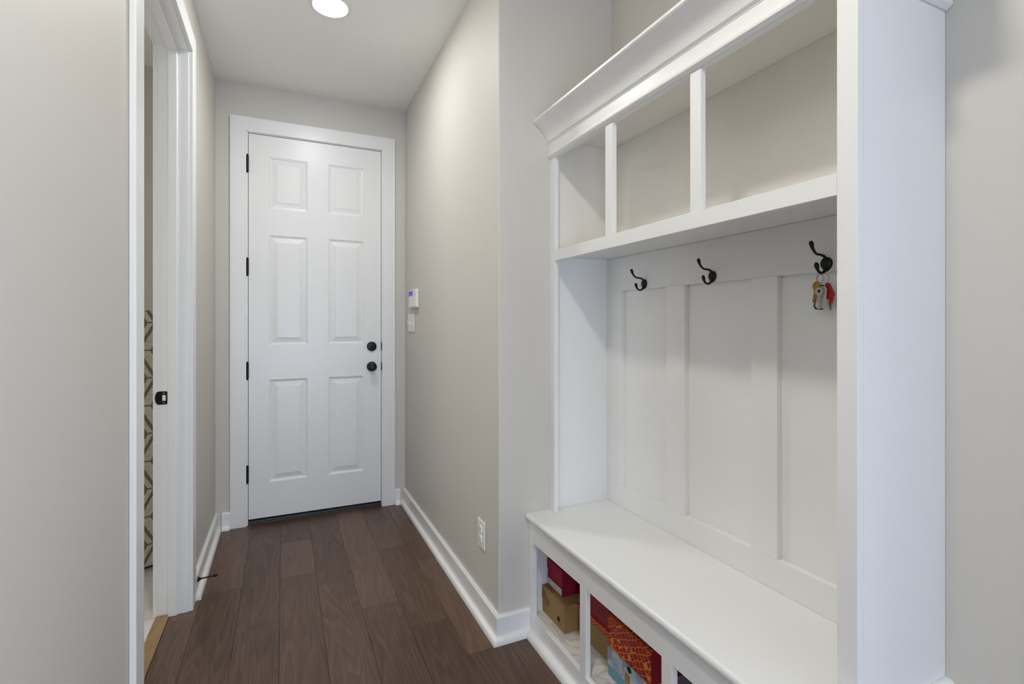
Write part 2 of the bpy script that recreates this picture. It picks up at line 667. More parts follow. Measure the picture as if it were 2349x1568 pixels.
# floor: sub-floor slab with single planks as parts
f = bobj('floor', (X_WEST - WT, XB + WT, Y_REAR - WT, YE + WT, -0.12, -0.016), M_FLOOR, bev=0)
tag(f, 'dark brown wide-plank hardwood floor', 'floor', kind='structure')
PW = 0.164
known = {0: [2.70], 1: [2.30], 2: [3.133, 2.715], 3: [2.569], 4: [3.096, 2.275], 5: [3.233, 2.82], 6: [2.605, 1.788]}
for n in range(-23, 11):
    x0 = -0.343 + PW * n
    x1 = x0 + PW
    if x1 > XB:
        x1 = XB
    if x0 >= XB - 0.01 or x1 <= X_WEST:
        continue
    x0 = max(x0, X_WEST)
    if n <= -2:
        top = Y_END
    elif n <= 6:
        top = YE
    else:
        top = YC
    ys = [top]
    ks = known.get(n, [])
    for k in ks:
        ys.append(k)
    while ys[-1] > Y_REAR:
        ys.append(max(Y_REAR, ys[-1] - random.uniform(0.75, 1.6)))
    xa = x0
    if n == -1:
        xa = -0.446
    if n == 6:
        x1 = min(x1, 0.805)
    for a, b in zip(ys, ys[1:]):
        if a - b < 0.02:
            continue
        g_ = 0.00025
        bm = bmesh.new()
        box(bm, xa + g_, x1 - g_, b + g_, a - g_, -0.0155, 0.0)
        es = [e for e in bm.edges if all(abs(v.co.z) < 1e-6 for v in e.verts)]
        bmesh.ops.bevel(bm, geom=es, offset=0.0009, segments=1, affect='EDGES', profile=0.5)
        obj('plank', bm, M_FLOOR, f)

# tiled floor of the room beyond the doorway
ft = bobj('floor_tiled', (X_LAUN, -0.494, Y_END + WT, YE, -0.0155, -0.002), M_GROUT, bev=0)
tag(ft, 'white tiled floor seen through the doorway', 'floor', kind='structure')
TX, TY = 0.31, 0.155
yy = 2.525 - TY * 13
r = 0
while yy < YE:
    xx = -0.494
    first = TX if r % 2 == 0 else TX / 2
    while xx > X_LAUN + 0.01:
        wdt = first if xx == -0.494 else TX
        xl = max(xx - wdt, X_LAUN)
        y1 = min(yy + TY, YE)
        bm = bmesh.new()
        box(bm, xl + 0.0012, xx - 0.0012, max(yy, Y_END + WT) + 0.0012, y1 - 0.0012, -0.003, 0.002)
        bmesh.ops.bevel(bm, geom=[e for e in bm.edges if all(v.co.z > 0 for v in e.verts)], offset=0.001, segments=1, affect='EDGES')
        obj('tile', bm, M_TILE, ft)
        xx = xl
    yy += TY
    r += 1

# ------------------------------------------------------------------ baseboards
BH, BT = 0.105, 0.016


def base_prof(h=BH, t=BT):
    return [(0.0005, 0.0005), (t, 0.0005), (t, h - 0.008), (t - 0.006, h), (0.0005, h)]


def shoe_prof(o=BT, d=0.020, h=0.024):
    pts = [(o, 0.0005)]
    for k in range(7):
        a = math.pi / 2 * k / 6
        pts.append((o + d * math.cos(a) ** 0.8, 0.0005 + h * math.sin(a) ** 0.8))
    return pts


def baseboard(name, path, dirs, label):
    e = empty(name, (path[0][0], path[0][1], 0))
    tag(e, label, 'baseboard', kind='structure')
    sweep('board', path, dirs, base_prof(), M_TRIM, e)
    s = sweep('shoe_moulding', path, dirs, shoe_prof(), M_TRIM, e)
    smooth_by_angle(s, 40)
    return e


# right hall wall + return beside the bench (outside corner, mitred)
baseboard('baseboard_right', [(XR, YE - 0.0005), (XR, YC), (0.9075, YC)], [(-1, 0), (-1, -1), (0, -1)],
          'white baseboard with shoe moulding wrapping the right wall corner to the bench')
baseboard('baseboard_entry_right', [(XR - 0.037, YE), (0.7055, YE)], [(0, -1), (0, -1)],
          'short white baseboard between the entry door casing and right wall')
baseboard('baseboard_entry_left', [(-0.2965, YE), (XL + 0.037, YE)], [(0, -1), (0, -1)],
          'short white baseboard between the entry door casing and left wall')
baseboard('baseboard_left', [(XL, 2.6505), (XL, YE - 0.0005)], [(1, 0), (1, 0)],
          'white baseboard on the left wall between the doorway and the entry wall')
baseboard('baseboard_near', [(XL, Y_END + 0.001), (XL, 1.637)], [(1, 0), (1, 0)],
          'white baseboard on the near left wall beside the doorway')
baseboard('baseboard_bench', [(XB, -0.69), (XB, 0.57)], [(-1, 0), (-1, 0)],
          'white baseboard on the wall in front of the hall tree end')

# ------------------------------------------------------------------ entry door frame (trim_1)
t1 = empty('trim_1', (0.2, YE, 0))
tag(t1, 'white mitred casing and jamb framing the six-panel entry door', 'door casing', kind='structure')
cx0, cx1, czi, czo, cw = -0.209, 0.617, 2.445, 2.533, 0.0875
prism('casing', [(cx0 - cw, 0.0005), (cx0, 0.0005), (cx0, czi), (cx0 - cw, czo)], 'Y', YE - 0.018, YE - 0.0005, M_TRIM, t1, bev=0.0012)
prism('casing', [(cx1, 0.0005), (cx1 + cw, 0.0005), (cx1 + cw, czo), (cx1, czi)], 'Y', YE - 0.018, YE - 0.0005, M_TRIM, t1, bev=0.0012)
prism('casing', [(cx0, czi), (cx1, czi), (cx1 + cw, czo), (cx0 - cw, czo)], 'Y', YE - 0.018, YE - 0.0005, M_TRIM, t1, bev=0.0012)
bobj('jamb', (EX0 - 0.03, EX0, YE - 0.004, YE + WT, 0.0005, EZ + 0.03), M_TRIM, t1)
bobj('jamb', (EX1, EX1 + 0.03, YE - 0.004, YE + WT, 0.0005, EZ + 0.03), M_TRIM, t1)
bobj('jamb', (EX0, EX1, YE - 0.004, YE + WT, EZ, EZ + 0.03), M_TRIM, t1)
bobj('weatherstrip', (EX0, EX0 + 0.012, YE + 0.048, YE + 0.06, 0.0005, EZ), M_DARK, t1, bev=0)
bobj('weatherstrip', (EX1 - 0.012, EX1, YE + 0.048, YE + 0.06, 0.0005, EZ), M_DARK, t1, bev=0)
bobj('weatherstrip', (EX0 + 0.012, EX1 - 0.012, YE + 0.048, YE + 0.06, EZ - 0.012, EZ), M_DARK, t1, bev=0)
for z in (1.100, 0.962):
    prism('strike_plate', [(YE - 0.014, z - 0.016), (YE - 0.004, z - 0.03), (YE + 0.02, z - 0.03), (YE + 0.02, z + 0.03), (YE - 0.004, z + 0.03), (YE - 0.014, z + 0.016)], 'X', EX1 - 0.0012, EX1 + 0.0006, M_BLACK, t1)
th = prism('threshold', [(YE - 0.004, 0.0005), (YE - 0.004, 0.006), (YE + 0.004, 0.012), (YE + 0.012, 0.013), (YE + 0.014, 0.020), (YE + 0.03, 0.022), (YE + WT, 0.02), (YE + WT, 0.0005)], 'X', EX0 + 0.0003, EX1 - 0.0003, M_SILL, t1)
th['label'] = 'dark bronze metal threshold'

# ------------------------------------------------------------------ entry door (door_1)
d1 = empty('door_1', (0.207, YE, 0))
tag(d1, 'closed white six-panel door with black knob and deadbolt', 'door', kind='structure')
dx0, dx1, dz0, dz1 = EX0 + 0.003, EX1 - 0.003, 0.037, EZ - 0.003
DYF = YE + 0.002                      # door face
cols = [(-0.081, 0.143), (0.271, 0.497)]
rows = [(0.257, 0.902), (1.122, 1.813), (1.980, 2.306)]
bm = bmesh.new()
xs = sorted([dx0, dx1] + [v for c_ in cols for v in c_])
zs = sorted([dz0, dz1] + [v for r_ in rows for v in r_])
V = {}


def dv(i, j, y):
    k = (i, j, y)
    if k not in V:
        V[k] = bm.verts.new((xs[i], y, zs[j]))
    return V[k]


yb = DYF + 0.044
for i in range(len(xs) - 1):
    for j in range(len(zs) - 1):
        if not (i in (1, 3) and j in (1, 3, 5)):
            bm.faces.new((dv(i, j, DYF), dv(i + 1, j, DYF), dv(i + 1, j + 1, DYF), dv(i, j + 1, DYF)))
        bm.faces.new((dv(i, j, yb), dv(i, j + 1, yb), dv(i + 1, j + 1, yb), dv(i + 1, j, yb)))
nx, nz = len(xs) - 1, len(zs) - 1
for i in range(nx):
    for j in (0, nz):
        bm.faces.new((dv(i, j, DYF), dv(i + 1, j, DYF), dv(i + 1, j, yb), dv(i, j, yb)))
for j in range(nz):
    for i in (0, nx):
        bm.faces.new((dv(i, j, DYF), dv(i, j + 1, DYF), dv(i, j + 1, yb), dv(i, j, yb)))
obj('slab', bm, M_TRIM, d1)
prof = [(0.0, 0.0), (0.003, 0.0035), (0.007, 0.0045), (0.010, 0.0085), (0.015, 0.0095), (0.042, 0.0035), (0.044, 0.0012), (0.047, 0.0008)]
for (xa, xb) in cols:
    for (za, zb) in rows:
        bm = bmesh.new()
        prev = None
        for o_, d_ in prof:
            ring = [bm.verts.new((x, DYF + d_, z)) for x, z in ((xa + o_, za + o_), (xb - o_, za + o_), (xb - o_, zb - o_), (xa + o_, zb - o_))]
            if prev:
                for k in range(4):
                    bm.faces.new((prev[k], prev[(k + 1) % 4], ring[(k + 1) % 4], ring[k]))
            prev = ring
        bm.faces.new(prev)
        obj('panel', bm, M_TRIM, d1)
sw = bobj('door_sweep', (dx0 + 0.002, dx1 - 0.002, DYF + 0.006, DYF + 0.04, 0.0225, dz0), M_DARK, d1, bev=0)
for zc in (2.249, 1.608, 0.963, 0.320):
    bm = bmesh.new()
    hx, hy, hl = -0.2025, YE - 0.0075, 0.051
    for k in range(5):
        z0 = zc - hl + k * 0.0204
        lathe(bm, [(0, 0.0003), (0.0062, 0.0006), (0.0066, 0.002), (0.0066, 0.0185), (0.0062, 0.0198), (0, 0.0201)], (hx, hy, z0), (0, 0, 1), 14)
    lathe(bm, [(0, 0), (0.004, 0.0), (0.0055, 0.003), (0.004, 0.006), (0, 0.007)], (hx, hy, zc + hl), (0, 0, 1), 12)
    lathe(bm, [(0, 0), (0.004, 0.0), (0.0055, -0.003), (0.004, -0.006), (0, -0.007)], (hx, hy, zc - hl), (0, 0, 1), 12)
    h = obj('hinge', bm, M_BLACK, d1)
    smooth_by_angle(h, 40)
    for xx in ((hx - 0.0075, hx - 0.001), (hx + 0.001, hx + 0.0075)):
        bobj('hinge_leaf', (xx[0], xx[1], YE - 0.0068, YE - 0.0042, zc - hl, zc + hl), M_BLACK, h, bev=0)
# deadbolt
kx = 0.549
bm = bmesh.new()
lathe(bm, [(0.0, 0.0), (0.0325, 0.0), (0.0325, 0.006), (0.030, 0.011), (0.024, 0.013), (0.0, 0.0135)], (kx, DYF - 0.0002, 1.100), (0, -1, 0), 40)
db = smooth_by_angle(obj('deadbolt', bm, M_BLACK, d1), 30)
bm = bmesh.new()
tube(bm, [(kx - 0.019, DYF - 0.018, 1.098), (kx - 0.012, DYF - 0.0195, 1.098), (kx, DYF - 0.020, 1.098), (kx + 0.012, DYF - 0.0195, 1.098), (kx + 0.019, DYF - 0.018, 1.098)], [0.003, 0.0052, 0.006, 0.0052, 0.003], 10)
smooth_by_angle(obj('thumb_turn', bm, M_BLACK, db), 40)
# knob
kz = 0.963
bm = bmesh.new()
lathe(bm, [(0.0, 0.0), (0.033, 0.0), (0.033, 0.004), (0.030, 0.009), (0.021, 0.011), (0.0135, 0.016), (0.0115, 0.026), (0.013, 0.034)], (kx, DYF - 0.0002, kz), (0, -1, 0), 40)
kn = smooth_by_angle(obj('door_knob', bm, M_BLACK, d1), 30)
bm = bmesh.new()
lathe(bm, [(0.0, 0.032), (0.013, 0.032), (0.021, 0.036), (0.0268, 0.045), (0.0265, 0.053), (0.022, 0.060), (0.0175, 0.0625), (0.0165, 0.0605), (0.010, 0.0612), (0.009, 0.0630), (0.0, 0.0635)], (kx, DYF - 0.0002, kz), (0, -1, 0), 40)
smooth_by_angle(obj('knob_ball', bm, M_BLACK, kn), 50)

# ------------------------------------------------------------------ doorway casing (trim_2)
t2 = empty('trim_2', (XL, 2.14, 0))
tag(t2, 'white casing and jamb of the open doorway in the left wall', 'door casing', kind='structure')
CT, CW2 = 0.017, 0.085
ya, yb_, zi, zo = DY0 - 0.005, DY1 + 0.005, DZ + 0.005, DZ + 0.09
for (xa, xb) in ((XL + 0.0005, XL + CT), (XL2 - CT, XL2 - 0.0005)):
    for pts in ([(ya - CW2, 0.0005), (ya, 0.0005), (ya, zi), (ya - CW2, zo)],
                [(yb_, 0.0005), (yb_ + CW2, 0.0005), (yb_ + CW2, zo), (yb_, zi)],
                [(ya, zi), (yb_, zi), (yb_ + CW2, zo), (ya - CW2, zo)]):
        prism('casing', pts, 'X', xa, xb, M_TRIM, t2, bev=0.002)
bobj('jamb', (XL2 - 0.001, XL + 0.001, DY0 - 0.0195, DY0, 0.0005, DZ + 0.0195), M_TRIM, t2)
jf = bobj('jamb', (XL2 - 0.001, XL + 0.001, DY1, DY1 + 0.0195, 0.0005, DZ + 0.0195), M_TRIM, t2)
bobj('jamb', (XL2 - 0.001, XL + 0.001, DY0, DY1, DZ, DZ + 0.0195), M_TRIM, t2)
sx0, sx1 = -0.449, -0.415
bobj('door_stop_strip', (sx0, sx1, DY0, DY0 + 0.011, 0.0005, DZ - 0.011), M_TRIM, t2, bev=0.003, seg=3)
bobj('door_stop_strip', (sx0, sx1, DY1 - 0.011, DY1, 0.0005, DZ - 0.011), M_TRIM, t2, bev=0.003, seg=3)
bobj('door_stop_strip', (sx0, sx1, DY0, DY1, DZ - 0.011, DZ), M_TRIM, t2, bev=0.003, seg=3)
# strike plate on the far jamb
zc = 0.938
sp_pts = []
for k in range(9):
    a = math.pi / 2 + math.pi * k / 8
    sp_pts.append((-0.484 + 0.012 * math.cos(a), zc + 0.028 * math.sin(a)))
sp_pts += [(-0.456, zc - 0.028), (-0.4525, zc - 0.0245), (-0.4525, zc + 0.0245), (-0.456, zc + 0.028)]
s2 = prism('strike_plate', sp_pts, 'Y', DY1 - 0.0022, DY1 + 0.0002, M_BLACK, t2)
s2['label'] = 'black metal strike plate'
bobj('latch_hole', (-0.470, -0.458, DY1 - 0.0028, DY1 - 0.0018, zc - 0.012, zc + 0.012), M_PLAST, s2, bev=0.0004)
for dz in (-0.02, 0.02):
    bm = bmesh.new()
    lathe(bm, [(0, 0.0012), (0.0025, 0.001), (0.0034, 0)], (-0.465, DY1 - 0.0022, zc + dz), (0, -1, 0), 12)
    obj('screw', bm, M_STEEL, s2)
# oak strip closing the hardwood at the doorway
t3 = prism('trim_3', [(-0.494, 0.0005), (-0.446, 0.0005), (-0.446, 0.005), (-0.452, 0.009), (-0.487, 0.011), (-0.494, 0.007)], 'Y', DY0 + 0.0005, DY1 - 0.0005, M_OAK)
tag(t3, 'light oak transition strip between the hardwood and the white tiles', 'threshold', kind='structure')

# black baseboard door stop
ds = empty('door_stop', (XL + BT, 2.70, 0.075))
tag(ds, 'black rod door stop screwed to the left baseboard', 'door stop')
bm = bmesh.new()
lathe(bm, [(0, 0.0003), (0.012, 0.0003), (0.0115, 0.003), (0.007, 0.008), (0.0045, 0.014), (0.0035, 0.02), (0.0035, 0.066), (0, 0.066)], (0, 0, 0), (1, 0, 0.05), 18)
smooth_by_angle(obj('rod', bm, M_BLACK, ds, local=True), 40)
bm = bmesh.new()
lathe(bm, [(0, 0.062), (0.006, 0.062), (0.0063, 0.066), (0.006, 0.078), (0.0045, 0.08), (0, 0.08)], (0, 0, 0), (1, 0, 0.05), 18)
smooth_by_angle(obj('rubber_tip', bm, M_DARK, ds, local=True), 40)


# ------------------------------------------------------------------ ceiling lights
def ceiling_light(x, y, label, strength, color):
    e = empty('ceiling_light', (x, y, CEIL))
    tag(e, label, 'ceiling light', 'round ceiling lights')
    bm = bmesh.new()
    lathe(bm, [(0.0785, 0.0005), (0.092, 0.0005), (0.0925, 0.003), (0.088, 0.007), (0.0785, 0.009)], (0, 0, 0), (0, 0, -1), 48)
    smooth_by_angle(obj('trim_ring', bm, M_TRIM, e, local=True), 40)
    bm = bmesh.new()
    lathe(bm, [(0, 0.0125), (0.03, 0.0122), (0.06, 0.011), (0.078, 0.0085), (0.0782, 0.001)], (0, 0, 0), (0, 0, -1), 48)
    smooth_by_angle(obj('lens', bm, emit('lamp_lens', color, strength), e, local=True), 60)
    return e


ceiling_light(0.200, 2.475, 'glowing round flush ceiling light in front of the entry door', LAMP[0], (1.0, 1.0, 0.99))
ceiling_light(0.10, 0.59, 'round flush ceiling light above the hall tree', LAMP[1], (1.0, 0.95, 0.85))
ceiling_light(-1.85, -1.10, 'round flush ceiling light in the rear room', LAMP[2], (1.0, 0.93, 0.84))

# ------------------------------------------------------------------ hall tree (bench, cubbies, crown)
ht = empty('hall_tree', (1.1, 1.2, 0))
tag(ht, 'white built-in hall tree with bench, coat rail and crowned upper cubbies', 'hall tree')
XF, XN = 1.007, 0.908          # upper face frame, bench face frame
ENDY = 0.597                   # outer face of the end panel
W0 = YC - 0.0006               # against the return wall
XBK = XB - 0.0006
# --- bench
BENCH = 0.485
bprof = [(0.0, 0.460), (0.006, 0.460)]
for k in range(9):
    a = -math.pi / 2 + math.pi * k / 8
    bprof.append((0.004 + 0.010 * math.cos(a), 0.4725 + 0.0125 * math.sin(a)))
bprof.append((0.0, BENCH))
nose = sweep('bench_nosing', [(XN, W0), (XN, ENDY), (XBK, ENDY)], [(-1, 0), (-1, -1.3), (0, -1.3)], bprof, M_TRIM, ht)
smooth_by_angle(nose, 40)
bobj('bench_top', (XN, XBK, ENDY, W0, 0.460, BENCH), M_TRIM, ht, bev=0)
bobj('apron', (XN, XN + 0.019, 0.6375, 1.7815, 0.377, 0.4598), M_TRIM, ht, bev=0.0006)
bobj('bottom_rail', (XN, XN + 0.019, 0.6375, 1.7815, 0.0006, 0.084), M_TRIM, ht, bev=0.0006)
for (a, b) in ((1.782, W0), (0.597, 0.637)):
    bobj('bench_stile', (XN, XN + 0.019, a, b, 0.0006, 0.4598), M_TRIM, ht, bev=0.0006)
for (a, b) in ((1.398, 1.433), (0.995, 1.034)):
    bobj('bench_stile', (XN, XN + 0.019, a, b, 0.0842, 0.3768), M_TRIM, ht, bev=0.0006)
bobj('bench_side', (XN + 0.0195, XBK, W0 - 0.005, W0, 0.0006, 0.4598), M_TRIM, ht, bev=0)
bobj('bench_side', (XN + 0.0195, XBK, ENDY, ENDY + 0.019, 0.0006, 0.4598), M_TRIM, ht, bev=0)
bobj('bench_back', (XBK - 0.006, XBK, ENDY + 0.0195, W0 - 0.0055, 0.0006, 0.4598), M_TRIM, ht, bev=0)
bobj('bench_shelf', (XN + 0.0195, XBK - 0.0065, ENDY + 0.0195, W0 - 0.0055, 0.062, 0.080), M_LINER, ht, bev=0.0006)
s = sweep('shoe_moulding', [(XN, 1.783), (XN, ENDY), (XBK - 0.037, ENDY)], [(-1, 0), (-1, -1), (0, -1)], shoe_prof(0.0004, 0.026, 0.027), M_TRIM, ht)
smooth_by_angle(s, 40)
# --- middle section: board and batten back
BK = XB - 0.006                # flat back board face
BB = XB - 0.026                # batten face
bobj('back_board', (BK, XBK, 0.6165, W0 - 0.0055, BENCH + 0.0004, 1.5345), M_TRIM, ht, bev=0)
bobj('rail', (BB, BK - 0.0002, 0.6165, W0 - 0.0055, 1.392, 1.5345), M_TRIM, ht, bev=0.0008)
bobj('rail', (BB, BK - 0.0002, 0.6165, W0 - 0.0055, BENCH + 0.0004, 0.575), M_TRIM, ht, bev=0.0008)
for (a, b) in ((1.713, W0 - 0.0055), (1.352, 1.444), (0.987, 1.075), (0.6165, 0.705)):
    bobj('batten', (BB, BK - 0.0002, a, b, 0.5752, 1.3918), M_TRIM, ht, bev=0.0008)
bobj('side_panel', (XF + 0.0195, XBK, W0 - 0.005, W0, BENCH + 0.0004, 1.5345), M_TRIM, ht, bev=0)
# --- face frame and end panel
TOPZ = 2.02
bobj('stile', (XF, XF + 0.019, 1.781, W0, BENCH + 0.0004, TOPZ), M_TRIM, ht, bev=0.0008)
bobj('stile', (XF, XF + 0.019, ENDY + 0.0002, 0.637, BENCH + 0.0004, TOPZ), M_TRIM, ht, bev=0.0008)
for (a, b) in ((1.388, 1.428), (0.996, 1.034)):
    bobj('stile', (XF + 0.0006, XF + 0.0186, a, b, 1.5564, 1.9345), M_TRIM, ht, bev=0.0008)
bobj('end_panel', (XF + 0.0195, XBK, ENDY + 0.0004, 0.616, BENCH + 0.0004, TOPZ), M_TRIM, ht, bev=0.0006)
bobj('cubby_side', (XF + 0.0195, XBK, W0 - 0.005, W0, 1.5565, 2.0195), M_CUBBY, ht, bev=0)
bobj('cubby_back', (XBK - 0.004, XBK, 0.6165, W0 - 0.0055, 1.5565, 2.0195), M_CUBBY, ht, bev=0)
bobj('shelf', (XF + 0.0195, XBK, 0.6165, W0 - 0.0003, 1.535, 1.556), M_TRIM, ht, bev=0)
bobj('shelf_edge', (XF - 0.0008, XF + 0.019, 0.6372, 1.7808, 1.512, 1.556), M_TRIM, ht, bev=0.0008)
bobj('head_rail', (XF, XF + 0.019, 0.6372, 1.7808, 1.935, TOPZ), M_TRIM, ht, bev=0.0008)
bobj('top_board', (XF + 0.0195, XBK, 0.6165, W0 - 0.0003, 2.020, 2.038), M_CUBBY, ht, bev=0)
# bead moulding, fascia and crown wrap the front and the end
cpath = [(XF, W0), (XF, ENDY), (XBK, ENDY)]
cdirs = [(-1, 0), (-1, -1), (0, -1)]
bead = [(0.0003, 1.937), (0.004, 1.937), (0.008, 1.941), (0.0125, 1.9445), (0.0140, 1.949), (0.0130, 1.954), (0.0095, 1.957), (0.007, 1.9595), (0.0045, 1.9605), (0.0045, 2.000), (0.0003, 2.000)]
o = sweep('frieze', cpath, cdirs, bead, M_TRIM, ht)
smooth_by_angle(o, 30)
cr = [(0.0003, 1.998), (0.006, 1.998), (0.0075, 2.003), (0.014, 2.006), (0.016, 2.011)]
for k in range(1, 9):
    t = k / 8
    cr.append((0.016 + 0.056 * t ** 1.35, 2.011 + 0.060 * (1 - (1 - t) ** 1.25)))
cr += [(0.0755, 2.073), (0.0785, 2.077), (0.0785, 2.0845), (0.076, 2.087), (0.0003, 2.087)]
o = sweep('crown_moulding', cpath, cdirs, cr, M_TRIM, ht)
smooth_by_angle(o, 30)


# ------------------------------------------------------------------ coat hooks
def coat_hook(y, label):
    e = empty('coat_hook', (BB - 0.0004, y, 1.412))
    tag(e, label, 'coat hook', 'black coat hooks on the rail')
    # teardrop plate with a domed front
    bm = bmesh.new()
    outline = []
    for k in range(28):
        a = 2 * math.pi * k / 28
        rr = 0.0155
        yy = rr * math.sin(a) * (1.0 if math.cos(a) > 0 else 1.0 - 0.35 * (-math.cos(a)) ** 2)
        zz = 0.017 * math.cos(a) - (0.004 if math.cos(a) < 0 else 0) * (-math.cos(a))
        outline.append((yy, zz))
    rings = []
    for sc_, d_ in ((1.0, 0.0), (1.0, 0.003), (0.92, 0.0055), (0.6, 0.0075), (0.25, 0.0082)):
        rings.append([bm.verts.new((-d_, p[0] * sc_, p[1] * sc_)) for p in outline])
    for a_, b_ in zip(rings, rings[1:]):
        for k in range(28):
            bm.faces.new((a_[k], a_[(k + 1) % 28], b_[(k + 1) % 28], b_[k]))
    bm.faces.new(rings[0])
    bm.faces.new(rings[-1])
    smooth_by_angle(obj('plate', bm, M_BLACK, e, local=True), 40)
    bm = bmesh.new()
    p = catmull([(-0.003, 0, 0.010), (-0.012, 0, 0.0185), (-0.026, 0, 0.0215), (-0.040, 0, 0.0225), (-0.050, 0, 0.0285), (-0.0575, 0, 0.0375), (-0.0625, 0, 0.050)])
    n = len(p)
    rad = [0.0042 - 0.0010 * math.sin(math.pi * min(1, k / n * 1.1)) for k in range(n)]
    for k in range(n):
        t = k / (n - 1)
        if t > 0.80:
            rad[k] = 0.0034 + 0.0022 * math.sin((t - 0.80) / 0.20 * math.pi * 0.62)
    tg = (p[-1] - p[-2]).normalized()
    end, r_end = p[-1].copy(), rad[-1]
    for q in (0.5, 0.8, 0.95):
        p.append(end + tg * r_end * q)
        rad.append(r_end * math.sqrt(1 - q * q))
    tube(bm, p, rad, 12)
    smooth_by_angle(obj('upper_prong', bm, M_BLACK, e, local=True), 60)
    bm = bmesh.new()
    p = catmull([(-0.003, 0, -0.012), (-0.008, 0, -0.019), (-0.019, 0, -0.0255), (-0.031, 0, -0.0235), (-0.038, 0, -0.016), (-0.042, 0, -0.004)])
    n = len(p)
    rad = [0.0046 - 0.0012 * min(1, k / n * 2) for k in range(n)]
    for k in range(n):
        t = k / (n - 1)
        if t > 0.74:
            rad[k] = 0.0034 + 0.0022 * math.sin((t - 0.74) / 0.26 * math.pi * 0.62)
    tg = (p[-1] - p[-2]).normalized()
    end, r_end = p[-1].copy(), rad[-1]
    for q in (0.5, 0.8, 0.95):
        p.append(end + tg * r_end * q)
        rad.append(r_end * math.sqrt(1 - q * q))
    tube(bm, p, rad, 12)
    smooth_by_angle(obj('lower_prong', bm, M_BLACK, e, local=True), 60)
    return e


coat_hook(1.566, 'black double-prong coat hook furthest from the keys, nearest the cubby corner')
coat_hook(1.223, 'black double-prong coat hook in the middle of the rail')
coat_hook(0.842, 'black double-prong coat hook holding the bunch of keys')

# ------------------------------------------------------------------ bunch of keys
HX = BB - 0.0004 - 0.022          # bottom of the lower prong
HZ = 1.412 - 0.0255
kb = empty('key_bunch', (HX, 0.842, HZ))
tag(kb, 'bunch of keys and fobs hanging from the coat hook by the end panel', 'keys')


def ring_obj(cx, cy, cz, r_, tilt):
    bm = bmesh.new()
    pts = []
    for k in range(36):
        a = 2 * math.pi * k / 36
        y_, z_ = r_ * math.cos(a), r_ * math.sin(a)
        pts.append((cx + y_ * math.sin(tilt), cy + y_ * math.cos(tilt), cz + z_))
    tube(bm, pts, 0.0009, 8, closed=True)
    return smooth_by_angle(obj('key_ring', bm, M_STEEL, kb), 60)


rc = HZ - 0.0036
ring_obj(HX - 0.001, 0.8455, rc - 0.0105, 0.0125, 0.35)
ring_obj(HX + 0.001, 0.8380, rc - 0.0115, 0.0135, -0.25)


def flat(name, pts, x, th_, m, rot=0.0, pivot=(0, 0), yaw=0.0):
    c_, s_ = math.cos(rot), math.sin(rot)
    bm = bmesh.new()
    lo, hi = [], []
    for (y_, z_) in pts:
        a, b = y_ * c_ - z_ * s_, y_ * s_ + z_ * c_
        for lst, xx in ((lo, 0), (hi, -th_)):
            v = (x + xx * math.cos(yaw) + a * math.sin(yaw), pivot[0] + a * math.cos(yaw), pivot[1] + b)
            lst.append(bm.verts.new(v))
    bm.faces.new(lo)
    bm.faces.new(hi[::-1])
    for i in range(len(pts)):
        j = (i + 1) % len(pts)
        bm.faces.new((lo[i], hi[i], hi[j], lo[j]))
    return obj(name, bm, m, kb)


def key_pts(bow=0.0115, blade=0.034, wd=0.0042):
    pts = []
    for k in range(15):
        a = math.radians(-60) + math.radians(300) * k / 14
        pts.append((bow * math.cos(a), -bow + bow * math.sin(a) * 1.05))
    yb2 = -bow * 1.95
    pts += [(-wd, yb2), (-wd, yb2 - blade * 0.9), (0, yb2 - blade)]
    for k in range(5):
        z_ = yb2 - blade * (0.92 - 0.15 * k)
        pts += [(wd * (0.45 + 0.35 * (k % 2)), z_), (wd * 0.9, z_ + blade * 0.07)]
    pts += [(wd, yb2)]
    return pts


kz0 = HZ - 0.026
M_TAGW = mat('fob_white', srgb(214, 206, 196), 0.5, bump=0.03)
M_TAGT = mat('fob_teal', srgb(24, 78, 98), 0.5, bump=0.03)
M_TAGR = mat('fob_red', srgb(176, 28, 20), 0.45, bump=0.08)
rr = lambda w_, h_, c_: [(-w_ / 2 + c_, 0), (w_ / 2 - c_, 0), (w_ / 2, -c_), (w_ / 2, -h_ + c_), (w_ / 2 - c_, -h_), (-w_ / 2 + c_, -h_), (-w_ / 2, -h_ + c_), (-w_ / 2, -c_)]
flat('fob', [(-0.008, 0.0), (0.008, 0.0), (0.0155, -0.058), (0.010, -0.065), (-0.010, -0.065), (-0.0155, -0.058)], HX + 0.010, 0.0016, M_TAGT, rot=0.10, pivot=(0.8485, kz0 - 0.004))['label'] = 'dark teal key fob'
flat('fob', rr(0.027, 0.058, 0.006), HX + 0.005, 0.002, M_TAGW, rot=0.06, pivot=(0.8435, kz0 - 0.008))['label'] = 'white key fob'
flat('fob', [(0.0, 0.0), (0.006, -0.004), (0.013, -0.034), (0.0, -0.056), (-0.012, -0.034), (-0.006, -0.004)], HX + 0.013, 0.003, M_TAGR, rot=-0.22, pivot=(0.834, kz0 + 0.001))['label'] = 'red leather key fob'
flat('key', key_pts(), HX - 0.004, 0.002, M_BRASS, rot=0.22, pivot=(0.8505, kz0 + 0.004), yaw=0.2)['label'] = 'brass key'
flat('key', key_pts(0.0105, 0.036, 0.0042), HX - 0.0075, 0.002, M_STEEL, rot=0.0, pivot=(0.8420, kz0 - 0.012), yaw=-0.1)['label'] = 'steel key'
flat('key', key_pts(0.0105, 0.036, 0.0035), HX + 0.016, 0.002, M_STEEL, rot=-0.06, pivot=(0.831, kz0 - 0.016), yaw=0.1)
bm = bmesh.new()
